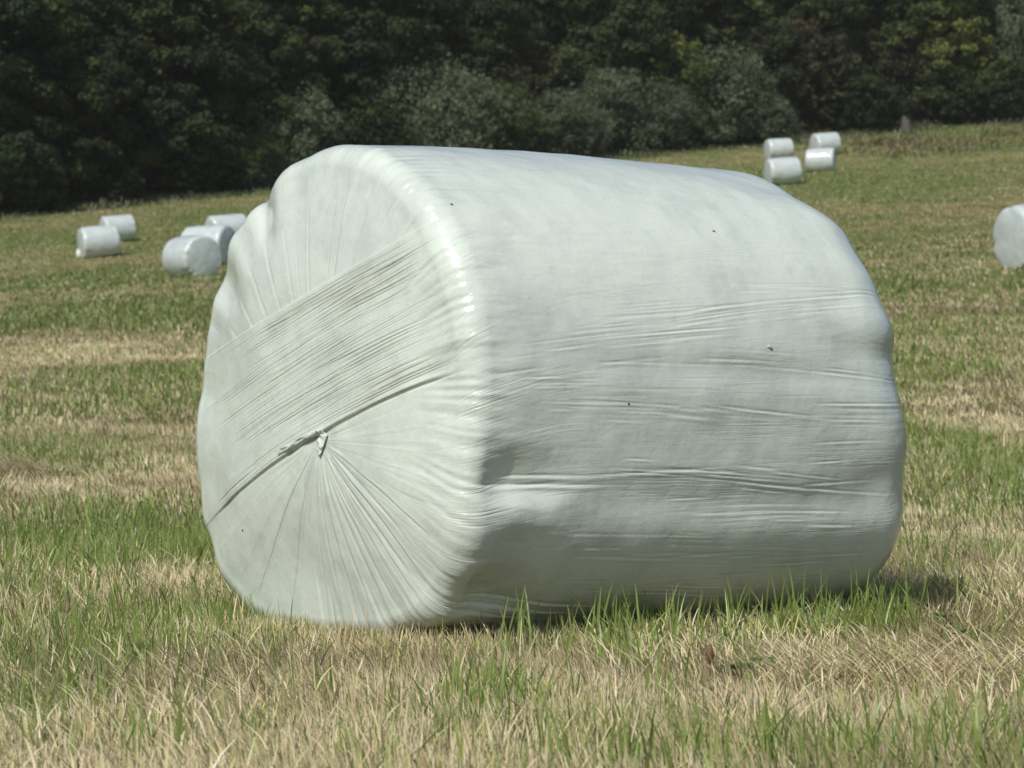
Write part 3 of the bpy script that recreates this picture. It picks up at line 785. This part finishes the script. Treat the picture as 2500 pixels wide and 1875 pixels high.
def weed(c, r, nl, size, label, seed, colr=(.16, .24, .08)):
    rr_ = np.random.default_rng(seed); x0, y0 = gp(c, r); V, Q, Cc = [], [], []; o_ = 0
    for i in range(nl):
        a = 6.28 * i / nl + rr_.random() * .6; L_ = size * (.7 + .5 * rr_.random()); el = .3 + .6 * rr_.random()
        d = np.array([math.cos(a) * math.cos(el), math.sin(a) * math.cos(el), math.sin(el)]); s = np.array([-math.sin(a), math.cos(a), 0])
        for t in np.linspace(0, 1, 7):
            wv = L_ * .32 * math.sin(math.pi * min(t * .9 + .05, 1)) * (1 + .25 * math.sin(t * 20)); P = d * L_ * t - np.array([0, 0, L_ * .5 * t * t])
            for q in (-1, 0, 1): V.append(P + s * q * wv + np.array([0, 0, .02 + abs(q) * wv * .3]))
        for k_ in range(6):
            for q in (0, 1):
                b_ = o_ + k_ * 3 + q; Q.append((b_, b_ + 1, b_ + 4, b_ + 3))
        o_ += 21; Cc += [np.array(colr) * (.8 + .5 * rr_.random())] * 21
    o = link('broadleaf_weed', mesh_np('broadleaf_weed', np.array(V), Q, attrs={'tint': ('FLOAT_COLOR', np.array(Cc))}), M_green)
    o.location = (x0, y0, float(ground(x0, y0)) + .01); tag(o, label, 'weed', 'broad leaved weeds in the stubble')
weed(1590, 1478, 9, .045, 'dark green lobed weed low in the stubble beside the reddish seed head', 1, (.12, .19, .08))
weed(1650, 1462, 8, .040, 'dark green weed just right of the one beside the reddish seed head', 2, (.12, .19, .08))
weed(2040, 1362, 8, .050, 'mid green weed with pointed leaves right of the large bale, the farther of two', 3)
weed(2075, 1400, 8, .050, 'mid green weed with pointed leaves right of the large bale, the nearer of two', 4)
# reddish dead seed head
x0, y0 = gp(1533, 1478); t = empty('seed_head', (x0, y0, float(ground(x0, y0))))
tag(t, 'small reddish brown dead seed head on a short stalk in the stubble', 'seed head')
V, Q = [], []
for i in range(7):
    e = -math.pi / 2 + math.pi * i / 6
    for j in range(10):
        f = 2 * math.pi * j / 10; k2 = .0085 * (1 + .3 * math.sin(j * 5 + i * 3))
        V.append((k2 * math.cos(e) * math.cos(f), k2 * math.cos(e) * math.sin(f), (.062 + .02 * math.sin(e)) if math.sin(e) < .9 else .085))
for i in range(6):
    for j in range(10): Q.append((i * 10 + j, i * 10 + (j + 1) % 10, (i + 1) * 10 + (j + 1) % 10, (i + 1) * 10 + j))
link('head', mesh_np('head', V, Q), plain('rust_brown', (.19, .11, .07), scale=60), t)
V = [(.002 * math.cos(a), .002 * math.sin(a), z_) for z_ in (0, .045) for a in (0, 2.1, 4.2)]
link('stalk', mesh_np('stalk', V, [(0, 1, 4, 3), (1, 2, 5, 4), (2, 0, 3, 5)]), plain('stalk_brown', (.16, .10, .06)), t)

# ------------------------------------------------------------------ trees and shrubs
def crown_mesh(name, H, Wd, n_lobe, leaves, leaf, cols, seed, low=.04, spiky=0., lobe=1.0, flat=.55):
    """boughs (big lobes) carry clumps, clumps carry leaf sprays"""
    r = np.random.default_rng(seed); V, Cc = [], []
    ga = 2.39996
    for i in range(n_lobe):
        zc = low + (1 - low) * ((i + .5) / n_lobe); a = i * ga + r.random() * .7
        env = math.sin(math.pi * min(.16 + zc * .78, 1)) ** .5
        inner = (i % 4 == 3)
        rad = Wd / 2 * env * (.45 if inner else .72 + .25 * r.random())
        c = np.array([math.cos(a) * rad, math.sin(a) * rad, zc * H])
        lr = lobe * (.75 + .55 * r.random())
        nc = max(int(13 * lr / lobe), 5)
        cb = np.array(cols[r.integers(len(cols))]) * (.85 + .3 * r.random())
        for j in range(nc):
            d = r.standard_normal(3); d[2] = d[2] * .7 + .35; d /= np.linalg.norm(d)
            cc_ = c + d * lr * np.array([1.1, 1.1, flat]) * (.7 + .35 * r.random())
            sr = lr * (.22 + .20 * r.random()); n = int(leaves * (sr / .35) ** 2)
            dd = r.standard_normal((n, 3)); dd[:, 2] += .25; dd /= np.linalg.norm(dd, axis=1, keepdims=True)
            P = cc_ + dd * sr * (.45 + .6 * r.random((n, 1))) * np.array([1.15, 1.15, .75])
            if spiky:
                k_ = r.random(n) < spiky; m = k_.sum()
                P[k_] += (dd[k_] * .5 + np.array([0, 0, .9])) * (r.random((m, 1)) ** 1.5 * .6)
            nn = dd * .8 + r.standard_normal((n, 3)) * .5 + np.array([0, 0, .35]); nn /= np.linalg.norm(nn, axis=1, keepdims=True)
            ta = np.cross(nn, r.standard_normal((n, 3))); ta /= np.linalg.norm(ta, axis=1, keepdims=True); tb = np.cross(nn, ta)
            s = leaf * (.55 + .8 * r.random((n, 1))); asp = .6 if not spiky else .34
            V.append(np.stack([P - ta * s, P + tb * s * asp, P + ta * s, P - tb * s * asp], 1).reshape(-1, 3))
            cc = (cb * (.8 + .4 * r.random()))[None] * (.8 + .4 * r.random((n, 1)))
            Cc.append(np.repeat(cc, 4, 0))
        # thin inner filling so that no daylight or bare trunk shows through
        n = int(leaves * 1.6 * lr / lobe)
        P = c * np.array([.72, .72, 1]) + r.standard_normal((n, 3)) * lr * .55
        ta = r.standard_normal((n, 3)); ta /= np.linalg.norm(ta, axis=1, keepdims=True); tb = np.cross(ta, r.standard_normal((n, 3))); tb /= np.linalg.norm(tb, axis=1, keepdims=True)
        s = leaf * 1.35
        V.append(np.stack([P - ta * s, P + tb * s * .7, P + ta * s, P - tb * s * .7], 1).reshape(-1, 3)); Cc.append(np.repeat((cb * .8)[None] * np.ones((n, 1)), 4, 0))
    V = np.concatenate(V); Cc = np.concatenate(Cc); V[:, 2] = np.maximum(V[:, 2], .05 + .1 * np.abs(np.sin(V[:, 0] * 9)))
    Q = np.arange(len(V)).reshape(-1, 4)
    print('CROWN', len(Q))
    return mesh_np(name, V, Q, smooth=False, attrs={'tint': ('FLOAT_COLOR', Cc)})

def trunk_mesh(name, H, r0, seed, limbs=7, spread=2.5):
    r = np.random.default_rng(seed); V, Q = [], []
    def tube(pts, rads, ns=7):
        b0 = len(V)
        for P, rd in zip(pts, rads):
            for j in range(ns):
                f = 6.2832 * j / ns; V.append((P[0] + rd * math.cos(f), P[1] + rd * math.sin(f), P[2]))
        for i in range(len(pts) - 1):
            for j in range(ns): Q.append((b0 + i * ns + j, b0 + i * ns + (j + 1) % ns, b0 + (i + 1) * ns + (j + 1) % ns, b0 + (i + 1) * ns + j))
    pts = [(0, 0, -.3)]; 
    for i in range(1, 7): pts.append((pts[-1][0] + (r.random() - .5) * .25, pts[-1][1] + (r.random() - .5) * .25, H * .8 * i / 6))
    tube(pts, [r0 * (1 - .8 * i / 6) for i in range(7)])
    for k_ in range(limbs):
        i = 1 + int(r.random() * 4); P = np.array(pts[i]); a = r.random() * 6.28; l = spread * (.5 + .6 * r.random()); lp = []
        for s in np.linspace(0, 1, 5): lp.append(tuple(P + np.array([math.cos(a) * l * s, math.sin(a) * l * s, l * .7 * s ** .7 + .1 * (r.random() - .5)])))
        tube(lp, [r0 * .4 * (1 - .8 * s) for s in np.linspace(0, 1, 5)], 5)
    return mesh_np(name, V, Q)

dk = [(.046, .068, .034), (.058, .078, .034), (.044, .064, .034)]
ol = [(.094, .112, .042), (.072, .084, .038), (.058, .072, .036)]
yl = [(.165, .195, .060), (.135, .165, .056), (.10, .125, .050), (.068, .084, .040)]
sv = [(.190, .232, .140), (.155, .192, .116), (.124, .154, .094)]
bw = [(.092, .080, .045), (.072, .070, .042), (.060, .066, .038)]
KIND = {
 'dark': (crown_mesh('crown', 13, 9.5, 58, 44, .15, dk + ol[1:2], 1, lobe=1.75), trunk_mesh('trunk', 12, .28, 1)),
 'dark2': (crown_mesh('crown', 12, 9.0, 60, 44, .15, ol + dk[:1], 2, lobe=1.6), trunk_mesh('trunk', 11, .25, 2)),
 'olive': (crown_mesh('crown', 11, 8.5, 62, 46, .13, ol + yl[2:], 3, lobe=1.4), trunk_mesh('trunk', 10, .22, 3)),
 'yellow': (crown_mesh('crown', 10, 8.5, 66, 46, .13, yl, 4, lobe=1.3), trunk_mesh('trunk', 9, .2, 4)),
 'willow': (crown_mesh('crown', 3.8, 5.2, 34, 60, .105, sv, 5, spiky=.5, lobe=.85, flat=.75), trunk_mesh('stems', 3, .09, 5, 8, 1.2)),
 'willow2': (crown_mesh('crown', 4.2, 4.4, 34, 60, .105, sv + ol[:1], 6, spiky=.5, lobe=.85, flat=.8), trunk_mesh('stems', 3.2, .08, 6, 8, 1.0)),
 'bush': (crown_mesh('crown', 2.9, 3.6, 24, 60, .10, ol + dk, 7, lobe=.8, flat=.8), trunk_mesh('stems', 2.3, .07, 7, 7, .9)),
 'brown': (crown_mesh('crown', 4.4, 4.6, 34, 60, .11, bw, 8, lobe=.85, flat=.8), trunk_mesh('stems', 3.4, .08, 8, 8, 1.1)),
}
def plant(kind, col, dy, label, cat, s=1.0, sz=1.0, rz=0., group=None, sink=0.):
    y = 134 + (col - 1106) / F * 100 + dy
    x = (col - 1106) / F * y
    cm, tm = KIND[kind]; name = {'tree': 'tree', 'shrub': 'shrub'}[cat]
    t = empty({'dark': 'broadleaf_tree', 'dark2': 'broadleaf_tree', 'olive': 'broadleaf_tree', 'yellow': 'broadleaf_tree', 'willow': 'willow_shrub', 'willow2': 'willow_shrub', 'bush': 'shrub', 'brown': 'shrub'}[kind], (x, y, float(ground(x, y)) - sink), rz)
    t.scale = (s, s, s * sz)
    tag(t, label, cat, group)
    link('crown', cm, M_leaf, t); link('trunk' if cat == 'tree' else 'stems', tm, M_bark, t)
    return t
gT, gB, gS = 'trees along the edge of the woods', 'trees deeper in the woods', 'shrubs along the foot of the woods'
front = [
 ('dark', -120, 3.5, 'dark tree cut off by the left picture edge', .85, 1.0, .3),
 ('dark2', 110, 3.5, 'dark tree with hanging boughs above the leftmost pair of bales', .80, 1.0, 1.3),
 ('dark', 330, 4, 'darkest broad tree, above the gap between the two left bale groups', .82, 1.0, 2.2),
 ('dark2', 560, 6, 'dark tree behind the grey willow shrub left of the big bale top', .85, 1.05, 4.0),
 ('dark', 780, 7, 'dark tree over the left shoulder of the big bale', .85, 1.0, .9),
 ('olive', 1010, 8, 'dull olive tree behind the largest silvery willow', .85, 1.0, 2.9),
 ('yellow', 1330, 7, 'broad lighter green tree just right of the picture middle', 1.05, 1.05, 1.1),
 ('olive', 1560, 8, 'olive tree right of the broad lighter green tree', .9, 1.0, 5.0),
 ('dark2', 1760, 9, 'dark tree standing behind the right group of bales', .9, 1.0, 3.3),
 ('yellow', 1990, 6, 'pale yellow green tree with clumped foliage at upper right', .95, 1.1, 4.4),
 ('olive', 2200, 7, 'olive tree near the right picture edge', .95, 1.05, .2),
 ('dark', 2400, 8, 'dark tree mostly outside the right picture edge', .95, 1.0, 1.9)]
for k_, c, y, lab, s, sz, rz in front: plant(k_, c, y, lab, 'tree', s, sz, rz, gT)
rows_b = [('beyond the left edge tree', -10), ('beyond the boughs over the leftmost bales', 215), ('seen over the darkest broad tree', 440), ('above the left shoulder of the big bale', 670), ('over the top of the big bale, behind the dull olive tree', 890),
          ('in the dark gap left of the broad lighter green tree', 1160), ('right behind the broad lighter green tree', 1440), ('above the right end of the big bale', 1660), ('in the dark gap left of the pale yellow green tree', 1870), ('behind the right edge shrubs', 2100), ('at the upper right corner', 2300)]
for i, (lab, c) in enumerate(rows_b):
    plant(['dark', 'dark2', 'olive'][(i * 5) % 3], c, 14 + 3 * math.sin(i * 3.3), 'tall background tree ' + lab, 'tree', 1.0 + .1 * math.sin(i * 2.1), 1.1, i * 1.7, gB)
shr = [
 ('bush', 60, -.5, 'dark low shrub under the left edge tree', .8, .9, 0), ('bush', 240, .5, 'dark shrub under the boughs behind the leftmost bales', .7, .8, 2),
 ('willow', 640, 2, 'grey green willow shrub left of the dark round bush', .95, 1.0, 1), ('bush', 800, 1, 'dark round bush between two grey willows', 1.0, 1.0, 3),
 ('willow2', 530, 1, 'small dark grey shrub at the field edge above the left bale group', .7, .8, 4),
 ('willow', 935, 2, 'largest silvery willow shrub, with an upright shoot', 1.15, 1.02, 2), ('willow2', 1050, 2.5, 'silvery willow shrub next right of the largest one', 1.0, .9, 5),
 ('brown', 1110, 6, 'brownish bush behind the silvery willows near the middle', 1.0, 1.15, 1), ('willow', 1215, 1.5, 'low silvery willow shrub left of the broad lighter green tree', .88, .85, 3.5),
 ('willow2', 1330, 2, 'silvery willow shrub under the broad lighter green tree', 1.0, .9, .5), ('willow', 1420, 2, 'pale willow shrub just left of the rounded grey one', .85, .95, 5.4),
 ('willow2', 1545, 1.5, 'rounded grey willow shrub, last tall one of the row', 1.15, .95, 2.4), ('willow', 1650, 1, 'small grey willow shrub left above the right bale group', .7, .75, 1.1),
 ('brown', 1770, 5, 'brown green bush directly above the right bale group', 1.1, 1.0, 2), ('bush', 1870, 2, 'dark bush left of the pale stump', 1.1, .8, 4), ('brown', 1690, 6, 'dull brown bush behind the small grey willow', 1.1, 1.2, 4),
 ('bush', 2070, 2, 'green bush right of the pale stump', 1.1, .8, 1.2), ('willow', 2235, 2, 'tall grey leaved shrub at the right picture edge', 1.0, 2.0, 3), ('bush', 2180, 0, 'yellowish bush in front of the tall grey shrub', 1.1, .9, 5), ('brown', 1930, 6, 'dark brown bush behind the pale stump', 1.1, 1.1, 5.2),
 ('bush', 430, 1, 'dark bush in the shade beneath the darkest broad tree', .9, .9, 1)]
for k_, c, y, lab, s, sz, rz in shr: plant(k_, c, y, lab, 'shrub', s, sz, rz, gS)
# pale stump
y0 = 147.5; x0 = (1957 - 1106) / F * y0
V, Q = [], []
for i, (z_, rd, ox) in enumerate(((-.3, .42, 0), (.15, .34, 0), (.4, .28, .03), (.65, .24, -.04), (.85, .16, -.06))):
    for j in range(10): f = 6.2832 * j / 10; V.append((ox + rd * math.cos(f) * (1 + .2 * math.sin(3 * f)), rd * math.sin(f), z_ + (.15 * math.sin(2 * f) if i == 4 else 0)))
for i in range(4):
    for j in range(10): Q.append((i * 10 + j, i * 10 + (j + 1) % 10, (i + 1) * 10 + (j + 1) % 10, (i + 1) * 10 + j))
me = mesh_np('tree_stump', V, Q); o = link('tree_stump', me, M_barkpale); o.location = (x0, y0, float(ground(x0, y0)))
tag(o, 'pale broken tree stump at the wood edge right of the rearmost bale', 'stump')
# undergrowth: leaves low over the wood floor
n = 60000; uu = (rng.random(n) * 2 - 1) * .30; y = 135 + uu * 100 + 2 + 36 * rng.random(n) ** 1.6; x = uu * y
hump = np.maximum(fbm(x * .35, y * .35, seed=91) + .4, 0)
P = np.stack([x, y, ground(x, y) + hump * 1.1 * rng.random(n) + .05], -1)
nn = rng.standard_normal((n, 3)) * .6 + np.array([0, -.4, 1]); nn /= np.linalg.norm(nn, axis=1, keepdims=True)
ta = np.cross(nn, rng.standard_normal((n, 3))); ta /= np.linalg.norm(ta, axis=1, keepdims=True); tb = np.cross(nn, ta); s = .08 + .12 * rng.random((n, 1))
V = np.stack([P - ta * s, P + tb * s * .6, P + ta * s, P - tb * s * .6], 1).reshape(-1, 3)
t_ = rng.random((n, 1)); cc = np.repeat(np.array([.042, .052, .026]) * t_ + np.array([.068, .082, .036]) * (1 - t_), 4, 0)
o = link('undergrowth', mesh_np('undergrowth', V, np.arange(4 * n).reshape(-1, 4), smooth=False, attrs={'tint': ('FLOAT_COLOR', cc)}), M_leaf)
tag(o, 'dark tangled undergrowth on the floor and edge of the woods', 'undergrowth', kind='stuff')

# ------------------------------------------------------------------ thin summer haze
hv = [(-260, -6, -8.0), (260, -6, -8.0), (260, 470, -8.0), (-260, 470, -8.0), (-260, -6, 130), (260, -6, 130), (260, 470, 130), (-260, 470, 130)]
hq = [(0, 3, 2, 1), (4, 5, 6, 7), (0, 1, 5, 4), (1, 2, 6, 5), (2, 3, 7, 6), (3, 0, 4, 7)]
hm, hnt, hout = newmat('haze'); pv = hnt.nodes.new('ShaderNodeVolumePrincipled')
pv.inputs['Color'].default_value = (.86, .90, .84, 1); pv.inputs['Density'].default_value = .00020; pv.inputs['Anisotropy'].default_value = .0
hnt.links.new(pv.outputs[0], hout.inputs['Volume'])
tag(link('haze', mesh_np('haze', hv, hq, smooth=False), hm), 'thin pale haze over the field and woods', None, kind='stuff')

# ------------------------------------------------------------------ light, sky, camera
SUN_AZ, SUN_EL = math.radians(28), math.radians(48)        # behind the camera, to its left
ts = Vector((-math.sin(SUN_AZ) * math.cos(SUN_EL), -math.cos(SUN_AZ) * math.cos(SUN_EL), math.sin(SUN_EL)))
sl = bpy.data.lights.new('sun', 'SUN'); sl.energy = 3.25; sl.angle = math.radians(1.2); sl.color = (1, .97, .90)
so = bpy.data.objects.new('sun', sl); COL.objects.link(so); so.rotation_euler = ts.to_track_quat('Z', 'Y').to_euler(); so.location = (-20, -30, 50)
w = bpy.data.worlds.new('World'); scene.world = w; w.use_nodes = True
bg = w.node_tree.nodes['Background']; sk = w.node_tree.nodes.new('ShaderNodeTexSky'); sk.sky_type = 'NISHITA'; sk.sun_disc = False
sk.sun_elevation = SUN_EL; sk.sun_rotation = math.radians(180) + SUN_AZ; sk.dust_density = 2.0; sk.air_density = 1.0
w.node_tree.links.new(sk.outputs[0], bg.inputs[0]); bg.inputs[1].default_value = .088

cam = bpy.data.cameras.new('camera'); co = bpy.data.objects.new('camera', cam); COL.objects.link(co)
co.location = (0, 0, 0); co.rotation_euler = (math.pi / 2, 0, 0)
cam.sensor_width = 36; cam.lens = 36 * F / 2212; cam.shift_y = (HR - 829.5) / 2212
cam.clip_start = .1; cam.clip_end = 1500
cam.dof.use_dof = True; cam.dof.focus_distance = 6.3; cam.dof.aperture_fstop = 10.5
scene.camera = co
scene.view_settings.view_transform = 'Standard'; scene.view_settings.look = 'None'
scene.view_settings.exposure = 0; scene.view_settings.gamma = 1
scene.render.engine = 'CYCLES'
scene.render.resolution_x = 1024; scene.render.resolution_y = 768
